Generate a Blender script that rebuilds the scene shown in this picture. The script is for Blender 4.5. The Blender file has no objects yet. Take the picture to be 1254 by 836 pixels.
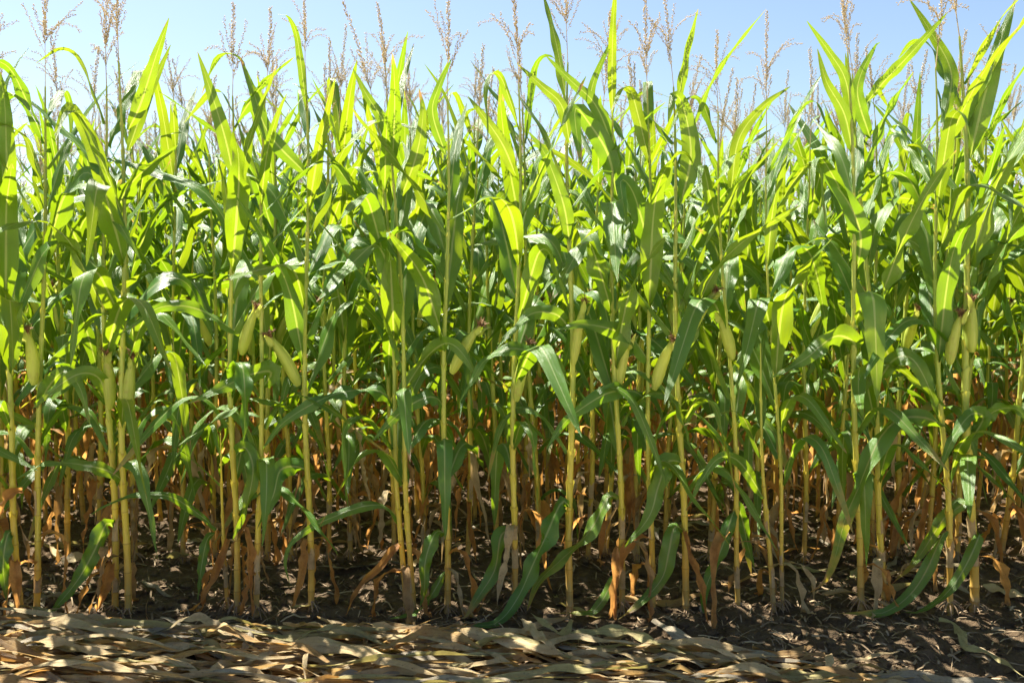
import bpy, math, random
import numpy as np
from mathutils import Vector, Matrix, Euler, noise as mnoise

R = math.radians
sc = bpy.context.scene
COL = sc.collection

# ------------------------------------------------------------------ camera
FPX, CX, CY = 1059.0, 627.0, 418.0          # focal length and centre in photo pixels
CAM_H, PITCH = 1.5, R(4.27)
cam_data = bpy.data.cameras.new('camera')
cam_data.sensor_width = 36.0
cam_data.lens = 36.0 * FPX / 1254.0
cam_data.clip_end = 3000.0
cam = bpy.data.objects.new('camera', cam_data)
cam.location = (0, 0, CAM_H)
cam.rotation_euler = (R(90) - PITCH, 0, 0)
COL.objects.link(cam)
sc.camera = cam

# ------------------------------------------------------------------ sky + sun
SUN_AZ, SUN_EL = R(-42), R(59)               # azimuth from +Y (negative = left), elevation
world = bpy.data.worlds.new('World')
sc.world = world
world.use_nodes = True
wn = world.node_tree
wn.nodes.clear()
sky = wn.nodes.new('ShaderNodeTexSky')
sky.sky_type = 'NISHITA'
sky.sun_disc = False
sky.sun_elevation = SUN_EL
sky.sun_rotation = SUN_AZ
sky.altitude = 50
sky.air_density = 1.0
sky.dust_density = 1.0
sky.ozone_density = 1.25
bg = wn.nodes.new('ShaderNodeBackground')
bg.inputs['Strength'].default_value = 0.05
wo = wn.nodes.new('ShaderNodeOutputWorld')
wn.links.new(sky.outputs[0], bg.inputs['Color'])
wn.links.new(bg.outputs[0], wo.inputs['Surface'])

sun_data = bpy.data.lights.new('sun', 'SUN')
sun_data.energy = 5.0
sun_data.angle = R(0.55)
sun_data.color = (1.0, 0.94, 0.82)
sun = bpy.data.objects.new('sun', sun_data)
sdir = Vector((math.sin(SUN_AZ) * math.cos(SUN_EL), math.cos(SUN_AZ) * math.cos(SUN_EL), math.sin(SUN_EL)))
sun.rotation_euler = (-sdir).to_track_quat('-Z', 'Y').to_euler()
sun.location = sdir * 60
COL.objects.link(sun)

vs = sc.view_settings
vs.view_transform = 'Standard'
vs.look = 'None'
vs.exposure = 1.94
vs.gamma = 1.0
vs.use_curve_mapping = False
sc.cycles.max_bounces = 14
sc.cycles.diffuse_bounces = 8
sc.cycles.transmission_bounces = 10
sc.cycles.glossy_bounces = 3
sc.cycles.sample_clamp_indirect = 6.0
sc.cycles.use_denoising = True


def at(px, py, Y):
    """photo pixel -> world point at depth Y"""
    u = (px - CX) / FPX
    v = -(py - CY) / FPX
    t = Y / (math.cos(PITCH) + v * math.sin(PITCH))
    return np.array((t * u, Y, CAM_H + t * (v * math.cos(PITCH) - math.sin(PITCH))))


def sstep(x):
    x = np.clip(x, 0, 1)
    return x * x * (3 - 2 * x)


# ------------------------------------------------------------------ materials
MATS = {}


class NT:
    def __init__(self, name):
        self.m = bpy.data.materials.new(name)
        self.m.use_nodes = True
        self.t = self.m.node_tree
        self.t.nodes.clear()
        self.out = self.n('ShaderNodeOutputMaterial')
        MATS[name] = self.m

    def n(self, kind, **kw):
        nd = self.t.nodes.new(kind)
        for k, v in kw.items():
            setattr(nd, k, v)
        return nd

    def l(self, a, b):
        self.t.links.new(a, b)

    def val(self, sock, v):
        if isinstance(v, bpy.types.NodeSocket):
            self.l(v, sock)
        else:
            sock.default_value = v

    def math(self, op, a, b=0.0, clamp=False):
        nd = self.n('ShaderNodeMath', operation=op)
        nd.use_clamp = clamp
        self.val(nd.inputs[0], a)
        self.val(nd.inputs[1], b)
        return nd.outputs[0]

    def mix(self, f, a, b, mode='MIX'):
        nd = self.n('ShaderNodeMix', data_type='RGBA', blend_type=mode)
        self.val(nd.inputs[0], f)
        self.val(nd.inputs[6], a if isinstance(a, bpy.types.NodeSocket) else (*a, 1))
        self.val(nd.inputs[7], b if isinstance(b, bpy.types.NodeSocket) else (*b, 1))
        return nd.outputs[2]

    def mr(self, v, a, b, c=0.0, d=1.0, smooth=True):
        nd = self.n('ShaderNodeMapRange')
        if smooth:
            nd.interpolation_type = 'SMOOTHSTEP'
        self.val(nd.inputs[0], v)
        nd.inputs[1].default_value = a
        nd.inputs[2].default_value = b
        nd.inputs[3].default_value = c
        nd.inputs[4].default_value = d
        return nd.outputs[0]

    def noise(self, vec, scale, detail=3.0, rough=0.55):
        nd = self.n('ShaderNodeTexNoise')
        nd.inputs['Scale'].default_value = scale
        nd.inputs['Detail'].default_value = detail
        nd.inputs['Roughness'].default_value = rough
        if vec is not None:
            self.l(vec, nd.inputs['Vector'])
        return nd.outputs[0]

    def scaled(self, vec, s):
        nd = self.n('ShaderNodeMapping')
        self.l(vec, nd.inputs[0])
        nd.inputs['Scale'].default_value = s
        return nd.outputs[0]

    def bsdf(self, color, rough=0.5, spec=0.5, normal=None):
        p = self.n('ShaderNodeBsdfPrincipled')
        self.val(p.inputs['Base Color'], color if isinstance(color, bpy.types.NodeSocket) else (*color, 1))
        self.val(p.inputs['Roughness'], rough)
        p.inputs['Specular IOR Level'].default_value = spec
        if normal:
            self.l(normal, p.inputs['Normal'])
        return p.outputs[0]

    def transl(self, sh, color, fac):
        t = self.n('ShaderNodeBsdfTranslucent')
        self.val(t.inputs[0], color if isinstance(color, bpy.types.NodeSocket) else (*color, 1))
        m = self.n('ShaderNodeMixShader')
        self.val(m.inputs[0], fac)
        self.l(sh, m.inputs[1])
        self.l(t.outputs[0], m.inputs[2])
        return m.outputs[0]

    def bump(self, h, strength, dist):
        b = self.n('ShaderNodeBump')
        b.inputs['Strength'].default_value = strength
        b.inputs['Distance'].default_value = dist
        self.l(h, b.inputs['Height'])
        return b.outputs[0]

    def done(self, sh):
        self.l(sh, self.out.inputs['Surface'])
        return self.m


def leaf_material(name, refl_a, refl_b, tr_a, tr_b, rib, tr_rib, fac, aged):
    N = NT(name)
    uv = N.n('ShaderNodeUVMap').outputs[0]
    sep = N.n('ShaderNodeSeparateXYZ')
    N.l(uv, sep.inputs[0])
    u, v = sep.outputs[0], sep.outputs[1]
    du = N.math('ABSOLUTE', N.math('SUBTRACT', u, 0.5))
    ribw = N.mr(v, 0.0, 0.95, 0.085, 0.022, False)
    ribm = N.mr(N.math('DIVIDE', du, ribw), 0.55, 1.0, 1.0, 0.0)
    veins = N.noise(N.scaled(uv, (62, 1.4, 1)), 1.0, 2.0)
    oi = N.n('ShaderNodeObjectInfo')
    geo = N.n('ShaderNodeNewGeometry')
    var = N.math('ADD', N.math('MULTIPLY', oi.outputs['Random'], 0.6),
                 N.math('MULTIPLY', N.noise(geo.outputs['Position'], 2.3, 2.0), 0.45))
    var = N.mr(var, 0.12, 0.92)
    blot = N.noise(geo.outputs['Position'], 11.0, 4.0, 0.6)
    col = N.mix(var, refl_a, refl_b)
    tcol = N.mix(var, tr_a, tr_b)
    vf = N.mr(veins, 0.35, 0.68)
    col = N.mix(N.math('MULTIPLY', vf, 0.35), col, (0.16, 0.29, 0.065))
    tcol = N.mix(N.math('MULTIPLY', vf, 0.5), tcol, (0.16, 0.29, 0.010))
    col = N.mix(N.math('MULTIPLY', N.mr(blot, 0.45, 0.75), 0.25), col, (0.030, 0.125, 0.016))
    col = N.mix(N.math('MULTIPLY', ribm, 0.8), col, rib)
    tcol = N.mix(N.math('MULTIPLY', ribm, 0.75), tcol, tr_rib)
    # brown withered tip and margins: wear with a shape of its own
    wear = N.math('ADD', N.math('MULTIPLY', v, 1.0), N.math('MULTIPLY', N.math('SUBTRACT', blot, 0.5), 0.9))
    wear = N.math('ADD', wear, N.math('MULTIPLY', du, 0.22))
    if aged:
        wm = N.mr(wear, 0.92, 1.12)
        y_m = N.mr(wear, 0.72, 1.0)
        col = N.mix(y_m, col, (0.30, 0.27, 0.05))
        tcol = N.mix(y_m, tcol, (0.60, 0.45, 0.04))
    else:
        wm = N.mr(wear, 1.05, 1.18)
    col = N.mix(wm, col, (0.34, 0.20, 0.09))
    tcol = N.mix(wm, tcol, (0.5, 0.26, 0.08))
    spots = N.mr(N.noise(geo.outputs['Position'], 95.0, 2.0), 0.67, 0.73)
    col = N.mix(N.math('MULTIPLY', spots, 0.6), col, (0.16, 0.11, 0.04))
    tcol = N.mix(N.math('MULTIPLY', spots, 0.45), tcol, (0.20, 0.14, 0.02))
    nrm = N.bump(veins, 0.55, 0.006)
    rough = N.mr(blot, 0.3, 0.7, 0.27, 0.42, False)
    return N.done(N.transl(N.bsdf(col, rough, 0.85, nrm), tcol, fac))


leaf_material('green_leaf', (0.066, 0.205, 0.012), (0.135, 0.275, 0.014), (0.175, 0.29, 0.003), (0.285, 0.335, 0.003),
              (0.36, 0.45, 0.18), (0.44, 0.48, 0.07), 0.50, False)
leaf_material('aging_leaf', (0.075, 0.200, 0.012), (0.145, 0.27, 0.014), (0.18, 0.29, 0.004), (0.28, 0.335, 0.005),
              (0.30, 0.33, 0.13), (0.55, 0.50, 0.09), 0.48, True)


def dry_material(name, a, b, c, tr, fac, veinc):
    N = NT(name)
    uv = N.n('ShaderNodeUVMap').outputs[0]
    oi = N.n('ShaderNodeObjectInfo')
    geo = N.n('ShaderNodeNewGeometry')
    veins = N.noise(N.scaled(uv, (30, 1.6, 1)), 1.0, 4.0, 0.65)
    blot = N.noise(geo.outputs['Position'], 14.0, 4.0, 0.65)
    col = N.mix(oi.outputs['Random'], a, b)
    col = N.mix(N.mr(blot, 0.42, 0.72), col, c)
    col = N.mix(N.math('MULTIPLY', N.mr(veins, 0.42, 0.62), 0.55), col, veinc)
    col = N.mix(N.math('MULTIPLY', N.mr(veins, 0.46, 0.30), 0.6), col, tuple(x * 0.6 for x in c))
    spots = N.mr(N.noise(geo.outputs['Position'], 75.0, 3.0), 0.60, 0.72)
    col = N.mix(N.math('MULTIPLY', spots, 0.6), col, (0.07, 0.05, 0.032))
    tcol = N.mix(N.mr(blot, 0.35, 0.7), tr, tuple(x * 0.6 for x in tr))
    nrm = N.bump(veins, 0.9, 0.010)
    return N.done(N.transl(N.bsdf(col, 0.55, 0.35, nrm), tcol, fac))


dry_material('rusty_dry_leaf', (0.62, 0.30, 0.09), (0.74, 0.44, 0.16), (0.50, 0.20, 0.06), (0.86, 0.42, 0.11), 0.55,
             (0.42, 0.26, 0.12))
dry_material('straw_leaf', (0.62, 0.47, 0.24), (0.74, 0.60, 0.34), (0.50, 0.34, 0.16), (0.75, 0.48, 0.18), 0.30,
             (0.55, 0.44, 0.25))
dry_material('ochre_leaf', (0.42, 0.25, 0.095), (0.50, 0.33, 0.13), (0.30, 0.16, 0.065), (0.68, 0.34, 0.08), 0.30,
             (0.5, 0.36, 0.17))
dry_material('grey_leaf', (0.31, 0.26, 0.18), (0.39, 0.33, 0.23), (0.22, 0.17, 0.11), (0.35, 0.28, 0.17), 0.18,
             (0.46, 0.40, 0.30))
dry_material('greenish_straw', (0.38, 0.33, 0.13), (0.48, 0.41, 0.18), (0.30, 0.22, 0.09), (0.5, 0.42, 0.12), 0.22,
             (0.50, 0.47, 0.24))


def stalk_material():
    N = NT('stalk')
    tc = N.n('ShaderNodeTexCoord')
    sep = N.n('ShaderNodeSeparateXYZ')
    N.l(tc.outputs['Object'], sep.inputs[0])
    z = sep.outputs[2]
    uv = N.n('ShaderNodeUVMap').outputs[0]
    su = N.n('ShaderNodeSeparateXYZ')
    N.l(uv, su.inputs[0])
    ph = N.math('FRACT', su.outputs[1])
    geo = N.n('ShaderNodeNewGeometry')
    big = N.noise(geo.outputs['Position'], 6.0, 3.0)
    zz = N.math('ADD', z, N.math('MULTIPLY', N.math('SUBTRACT', big, 0.5), 0.55))
    col = N.mix(N.mr(zz, 0.10, 0.50), (0.66, 0.40, 0.09), (0.64, 0.55, 0.07))
    col = N.mix(N.mr(zz, 0.45, 1.1), col, (0.38, 0.50, 0.08))
    col = N.mix(N.mr(zz, 1.2, 2.0), col, (0.25, 0.37, 0.08))
    col = N.mix(N.mr(zz, 0.14, -0.02), col, (0.36, 0.25, 0.12))
    streak = N.noise(N.scaled(tc.outputs['Object'], (260, 260, 5)), 1.0, 3.0)
    col = N.mix(N.math('MULTIPLY', N.mr(streak, 0.42, 0.66), 0.3), col, (0.64, 0.54, 0.15))
    band = N.math('MULTIPLY', N.mr(ph, 0.02, 0.06, 1.0, 0.0), N.mr(zz, 0.3, 1.0, 1.0, 0.25))
    col = N.mix(N.math('MULTIPLY', band, 0.55), col, (0.26, 0.13, 0.05))
    stain = N.mr(N.noise(N.scaled(tc.outputs['Object'], (30, 30, 9)), 1.0, 5.0, 0.7), 0.56, 0.68)
    col = N.mix(N.math('MULTIPLY', stain, N.mr(zz, 0.1, 1.2, 0.6, 0.2)), col, (0.30, 0.13, 0.05))
    return N.done(N.transl(N.bsdf(col, 0.42, 0.45, N.bump(streak, 0.3, 0.002)), (0.8, 0.62, 0.07), 0.25))


stalk_material()


def husk_material():
    N = NT('husk')
    uv = N.n('ShaderNodeUVMap').outputs[0]
    su = N.n('ShaderNodeSeparateXYZ')
    N.l(uv, su.inputs[0])
    oi = N.n('ShaderNodeObjectInfo')
    geo = N.n('ShaderNodeNewGeometry')
    veins = N.noise(N.scaled(uv, (70, 1.5, 1)), 1.0, 2.0)
    col = N.mix(oi.outputs['Random'], (0.34, 0.47, 0.06), (0.46, 0.54, 0.09))
    col = N.mix(N.math('MULTIPLY', N.mr(veins, 0.42, 0.6), 0.7), col, (0.52, 0.57, 0.15))
    col = N.mix(N.math('MULTIPLY', N.mr(veins, 0.45, 0.28), 0.6), col, (0.28, 0.38, 0.07))
    bl = N.noise(geo.outputs['Position'], 26.0, 4.0)
    col = N.mix(N.math('MULTIPLY', N.mr(bl, 0.55, 0.72), 0.45), col, (0.30, 0.19, 0.08))
    col = N.mix(N.mr(su.outputs[1], 0.88, 1.0), col, (0.34, 0.20, 0.10))
    return N.done(N.transl(N.bsdf(col, 0.45, 0.4, N.bump(veins, 0.4, 0.003)), (0.70, 0.70, 0.12), 0.32))


husk_material()


def simple_material(name, a, b, scale, rough=0.8, tr=None, fac=0.0, bump=0.3):
    N = NT(name)
    geo = N.n('ShaderNodeNewGeometry')
    nz = N.noise(geo.outputs['Position'], scale, 4.0, 0.6)
    col = N.mix(N.mr(nz, 0.3, 0.7), a, b)
    sh = N.bsdf(col, rough, 0.3, N.bump(nz, bump, 0.004))
    if tr:
        sh = N.transl(sh, tr, fac)
    return N.done(sh)


simple_material('silk', (0.12, 0.06, 0.03), (0.30, 0.17, 0.08), 60)
simple_material('tassel', (0.42, 0.34, 0.20), (0.62, 0.52, 0.34), 30, 0.7, (0.66, 0.55, 0.34), 0.45)
simple_material('root', (0.20, 0.13, 0.075), (0.36, 0.25, 0.15), 40)
simple_material('litter', (0.14, 0.095, 0.055), (0.36, 0.27, 0.16), 9, 0.75)


def soil_material(name):
    N = NT(name)
    geo = N.n('ShaderNodeNewGeometry')
    p = geo.outputs['Position']
    a = N.noise(p, 3.0, 5.0, 0.6)
    b = N.noise(p, 24.0, 6.0, 0.7)
    c = N.noise(p, 130.0, 4.0, 0.7)
    col = N.mix(N.mr(a, 0.3, 0.7), (0.100, 0.066, 0.038), (0.175, 0.122, 0.072))
    col = N.mix(N.math('MULTIPLY', N.mr(b, 0.48, 0.75), 0.7), col, (0.28, 0.205, 0.125))
    col = N.mix(N.math('MULTIPLY', N.mr(c, 0.6, 0.75), 0.6), col, (0.38, 0.30, 0.20))
    h = N.math('ADD', N.math('MULTIPLY', b, 1.0), N.math('MULTIPLY', c, 0.35))
    return N.done(N.bsdf(col, 0.93, 0.15, N.bump(h, 1.0, 0.05)))


soil_material('soil')


# ------------------------------------------------------------------ mesh helpers
def mesh_from(name, V, F, UV=None, mats=(), mi=None, smooth=True):
    """V (n,3) floats, F (k,4) quads as int array (a triangle repeats its last index = -1)"""
    me = bpy.data.meshes.new(name)
    V = np.asarray(V, dtype=np.float32)
    F = np.asarray(F, dtype=np.int32)
    tri = F[:, 3] < 0
    cnt = np.where(tri, 3, 4).astype(np.int32)
    flat = F.reshape(-1)
    flat = flat[flat >= 0]
    starts = np.concatenate(([0], np.cumsum(cnt)[:-1])).astype(np.int32)
    me.vertices.add(len(V))
    me.vertices.foreach_set('co', V.ravel())
    me.loops.add(len(flat))
    me.loops.foreach_set('vertex_index', flat)
    me.polygons.add(len(F))
    me.polygons.foreach_set('loop_start', starts)
    me.polygons.foreach_set('use_smooth', np.full(len(F), bool(smooth)))
    if mi is not None:
        me.polygons.foreach_set('material_index', np.asarray(mi, dtype=np.int32))
    if UV is not None:
        ul = me.uv_layers.new(name='UVMap')
        ul.data.foreach_set('uv', np.asarray(UV, dtype=np.float32)[flat].ravel())
    for m in mats:
        me.materials.append(MATS[m])
    me.update(calc_edges=True)
    return me


class Geo:
    """collects pieces of one part (or of one mass of stuff)"""

    def __init__(self):
        self.V, self.F, self.U, self.M, self.n = [], [], [], [], 0

    def add(self, V, F, UV, mi=0):
        F = np.asarray(F)
        self.V.append(V)
        self.F.append(np.where(F >= 0, F + self.n, -1))
        self.U.append(UV)
        self.M.append(np.full(len(F), mi))
        self.n += len(V)

    def mesh(self, name, mats, smooth=True):
        return mesh_from(name, np.concatenate(self.V), np.concatenate(self.F), np.concatenate(self.U), mats,
                         np.concatenate(self.M), smooth)


def link(name, data, parent=None, label=None, cat=None, group=None, kind=None):
    o = bpy.data.objects.new(name, data)
    COL.objects.link(o)
    if parent is not None:
        o.parent = parent
    if label:
        o['label'] = label
    if cat:
        o['category'] = cat
    if group:
        o['group'] = group
    if kind:
        o['kind'] = kind
    return o


_grid = {}


def grid_faces(n, m):
    """n rows of m verts"""
    if (n, m) not in _grid:
        i = np.arange(n - 1)[:, None] * m + np.arange(m - 1)[None, :]
        i = i.ravel()
        _grid[(n, m)] = np.stack([i, i + 1, i + m + 1, i + m], 1)
    return _grid[(n, m)]


def norm(a):
    return a / np.maximum(np.linalg.norm(a, axis=-1, keepdims=True), 1e-9)


def ribbon(P, B, hw, cols, fold, wave=None, rng=None, curl=None):
    """leaf blade: centre line P, width direction B, half width hw, V-fold and wavy margins -> V,F,UV"""
    n = len(P)
    T = norm(np.gradient(P, axis=0))
    B = norm(B - T * np.sum(B * T, 1, keepdims=True))
    Nn = np.cross(T, B)
    s = np.linspace(0, 1, n)
    us = np.linspace(-1, 1, cols)
    V = np.zeros((n, cols, 3))
    U = np.zeros((n, cols, 2))
    for j, u in enumerate(us):
        f = fold
        off = np.abs(u) * hw * np.sin(f)
        wid = u * hw * np.cos(f)
        if wave is not None:
            amp, k, ph = wave
            p = ph if u < 0 else ph * 1.7 + 1.0
            off = off + amp * (abs(u) ** 1.6) * np.sin(k * s * 6.283 + p) * np.clip(hw / hw.max(), 0, 1)
        if curl is not None:
            off = off + curl * hw * (u * u - 0.35)
        V[:, j] = P + B * wid[:, None] + Nn * off[:, None]
        U[:, j, 0] = (u + 1) / 2
        U[:, j, 1] = s
    return V.reshape(-1, 3), grid_faces(n, cols), U.reshape(-1, 2)


def leaf_width(s, W, tip=1.0):
    base = 0.42 + 0.58 * sstep(s / 0.30)
    taper = np.clip(1 - s ** (2.1 * tip), 0, 1) ** 0.85
    return W * 0.5 * base * taper + 0.0012


def natural_leaf(rng, z, r0, az, L, W, th0, bend, bpos, bwid, twist=0.0, sway=0.0, segs=18, cols=5, wavy=0.017, fold0=0.55):
    """a maize blade growing from height z on the stalk: rises, arches over, hangs"""
    s = np.linspace(0, 1, segs)
    th = th0 - bend * sstep((s - bpos + bwid * 0.5) / bwid) - 0.18 * s
    ps = az + sway * s ** 1.5
    ds = L / (segs - 1)
    d = np.stack([np.cos(th) * np.cos(ps), np.cos(th) * np.sin(ps), np.sin(th)], 1)
    P = np.concatenate([[np.zeros(3)], np.cumsum((d[:-1] + d[1:]) * 0.5 * ds, 0)], 0)
    P = P + np.array((math.cos(az) * r0, math.sin(az) * r0, z))
    B = np.stack([-np.sin(ps), np.cos(ps), np.zeros(segs)], 1)
    Nn = np.cross(d, B)
    tw = twist * sstep((s - 0.12) / 0.85)
    B = B * np.cos(tw)[:, None] + Nn * np.sin(tw)[:, None]
    fold = fold0 * (1 - sstep(s / 0.5)) + 0.95 * (1 - sstep(s / 0.10)) + 0.10
    hw = leaf_width(s, W, rng.uniform(0.65, 1.1))
    return ribbon(P, B, hw, cols, -fold, (wavy * min(1.1, W / .09) ** 1.4 * rng.uniform(0.4, 1.3), rng.uniform(2.0, 4.5), rng.uniform(0, 6.28)))


def withered_leaf(rng, z, r0, az, L, W, segs=16, cols=5, th0=None):
    s = np.linspace(0, 1, segs)
    th0 = rng.uniform(0.1, 0.9) if th0 is None else th0
    th = th0 - (th0 + rng.uniform(1.15, 1.5)) * sstep(s / rng.uniform(0.18, 0.4)) + 0.15 * np.sin(s * 9 + rng.uniform(0, 6))
    ps = az + rng.uniform(-0.8, 0.8) * s + 0.25 * np.sin(s * 7 + rng.uniform(0, 6))
    ds = L / (segs - 1)
    d = np.stack([np.cos(th) * np.cos(ps), np.cos(th) * np.sin(ps), np.sin(th)], 1)
    P = np.concatenate([[np.zeros(3)], np.cumsum((d[:-1] + d[1:]) * 0.5 * ds, 0)], 0)
    P = P + np.array((math.cos(az) * r0, math.sin(az) * r0, z))
    low = P[:, 2] < 0.02
    P[low, 2] = 0.02 + rng.uniform(0, 0.01)
    B = np.stack([-np.sin(ps), np.cos(ps), np.zeros(segs)], 1)
    Nn = np.cross(d, B)
    tw = rng.uniform(-2.2, 2.2) * s
    B = B * np.cos(tw)[:, None] + Nn * np.sin(tw)[:, None]
    hw = leaf_width(s, W) * (0.75 + 0.25 * np.sin(s * 11 + rng.uniform(0, 6)))
    return ribbon(P, B, hw, cols, np.full(segs, rng.uniform(0.3, 0.95)),
                  (0.016, rng.uniform(3, 6), rng.uniform(0, 6)))


def spline(pts, n):
    """Catmull-Rom through pts, resampled to n points by arc length"""
    pts = np.asarray(pts, float)
    ext = np.vstack([2 * pts[0] - pts[1], pts, 2 * pts[-1] - pts[-2]])
    out = []
    for i in range(len(pts) - 1):
        p0, p1, p2, p3 = ext[i:i + 4]
        for t in np.linspace(0, 1, 12, endpoint=False):
            out.append(0.5 * (2 * p1 + (p2 - p0) * t + (2 * p0 - 5 * p1 + 4 * p2 - p3) * t * t + (3 * p1 - p0 - 3 * p2 + p3) * t ** 3))
    out.append(pts[-1])
    out = np.array(out)
    d = np.concatenate([[0], np.cumsum(np.linalg.norm(np.diff(out, axis=0), axis=1))])
    q = np.linspace(0, d[-1], n)
    return np.stack([np.interp(q, d, out[:, k]) for k in range(out.shape[1])], 1)


def tube(P, rad, sides, v=None):
    n = len(P)
    T = norm(np.gradient(P, axis=0))
    ref = np.array((1.0, 0.13, 0.0)) if abs(T[:, 2]).mean() > 0.6 else np.array((0.0, 0.1, 1.0))
    A = norm(np.cross(T, ref))
    C = np.cross(T, A)
    a = np.linspace(0, 2 * math.pi, sides + 1)
    V = P[:, None] + (A[:, None] * np.cos(a)[None, :, None] + C[:, None] * np.sin(a)[None, :, None]) * np.asarray(rad)[:, None, None]
    U = np.zeros((n, sides + 1, 2))
    U[:, :, 0] = (a / (2 * math.pi))[None]
    U[:, :, 1] = (np.linspace(0, 1, n) if v is None else v)[:, None]
    return V.reshape(-1, 3), grid_faces(n, sides + 1), U.reshape(-1, 2)


def stalk_geo(rng, nodes, r0, sides=9, fine=True):
    """jointed cane: nodes are the heights of its joints, thinner towards the tassel"""
    z, rad, v = [-0.03], [r0 * 1.2], [0.5]
    top = nodes[-1]
    for k, (a, b) in enumerate(zip(nodes[:-1], nodes[1:])):
        h = b - a
        for f, bulge in (((0.0, 1.10), (0.05, 1.13), (0.12, 1.0), (0.6, 0.96), (0.94, 1.03)) if fine else ((0.0, 1.1), (0.5, 1.0))):
            zz = a + f * h
            t = np.clip(zz / top, 0, 1)
            z.append(zz)
            rad.append(r0 * (1.08 - 0.82 * t ** 1.2) * bulge)
            v.append(k + f)
    z.append(top)
    rad.append(r0 * 0.24)
    v.append(len(nodes) - 1 - 0.02)
    z = np.array(z)
    wob = 0.013 * np.sin(z * 3.1 + rng.uniform(0, 6)), 0.013 * np.sin(z * 2.6 + rng.uniform(0, 6))
    wob = [w * np.clip(z / 0.6, 0, 1) for w in wob]
    P = np.stack([wob[0], wob[1], z], 1)
    V, F, U = tube(P, np.array(rad), sides, np.array(v))
    return V, F, U, (lambda q: np.array((np.interp(q, z, wob[0]), np.interp(q, z, wob[1]), q))), (lambda q: float(np.interp(q, z, rad)))


OCT_F = np.array([(0, 2, 4, -1), (2, 1, 4, -1), (1, 3, 4, -1), (3, 0, 4, -1), (2, 0, 5, -1), (1, 2, 5, -1), (3, 1, 5, -1), (0, 3, 5, -1)])


def spray(rng, g, P, rad, count, size, start=0.1):
    """spikelets set along a tassel axis"""
    V, F, U = tube(P, np.full(len(P), rad) * np.linspace(1, 0.5, len(P)), 4)
    g.add(V, F, U)
    T = norm(np.gradient(P, axis=0))
    for k in range(count):
        f = start + (1 - start) * (k + rng.uniform(0, 0.8)) / count
        i = f * (len(P) - 1)
        a = int(min(i, len(P) - 2))
        p = P[a] + (P[a + 1] - P[a]) * (i - a)
        t = T[a]
        side = norm(np.cross(t, rng.normal(size=3)))
        d = norm(t * rng.uniform(0.8, 1.6) + side * 0.8)
        e = norm(np.cross(d, side + 0.01))
        f2 = np.cross(d, e)
        L, w = size * rng.uniform(0.75, 1.25), size * 0.23
        c = p + side * (rad + 0.001) + d * L * 0.5
        Vv = np.array([c + e * w, c - e * w, c + f2 * w, c - f2 * w, c + d * L * 0.55, c - d * L * 0.5])
        g.add(Vv, OCT_F, np.full((6, 2), 0.5))


def arc(base, az, th0, th1, L, n=9):
    s = np.linspace(0, 1, n)
    th = th0 + (th1 - th0) * s ** 1.3
    d = np.stack([np.cos(th) * math.cos(az), np.cos(th) * math.sin(az), np.sin(th)], 1)
    return np.asarray(base) + np.concatenate([[np.zeros(3)], np.cumsum(d[:-1] * (L / (n - 1)), 0)], 0)


def make_tassel_meshes(seed):
    rng = np.random.default_rng(seed)
    spike = Geo()
    h = rng.uniform(0.36, 0.50)
    ax = arc((0, 0, 0), rng.uniform(0, 6.28), R(90), R(rng.uniform(76, 89)), h, 12)
    spray(rng, spike, ax, 0.0020, 110, 0.0115, 0.34)
    branches = []
    nb = rng.integers(5, 10)
    for k in range(nb):
        f = rng.uniform(0.20, 0.48)
        b = ax[int(f * 11)]
        g = Geo()
        droop = rng.uniform(-60, 50) if rng.random() < 0.55 else rng.uniform(60, 84)
        P = arc(b, rng.uniform(0, 6.28), R(rng.uniform(58, 80)), R(droop), rng.uniform(0.13, 0.23), 9)
        spray(rng, g, P, 0.0011, 34, 0.0096, 0.12)
        branches.append(g.mesh('tassel_branch', ['tassel']))
    return spike.mesh('tassel', ['tassel']), branches


TASSELS = [make_tassel_meshes(900 + k) for k in range(14)]


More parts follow.
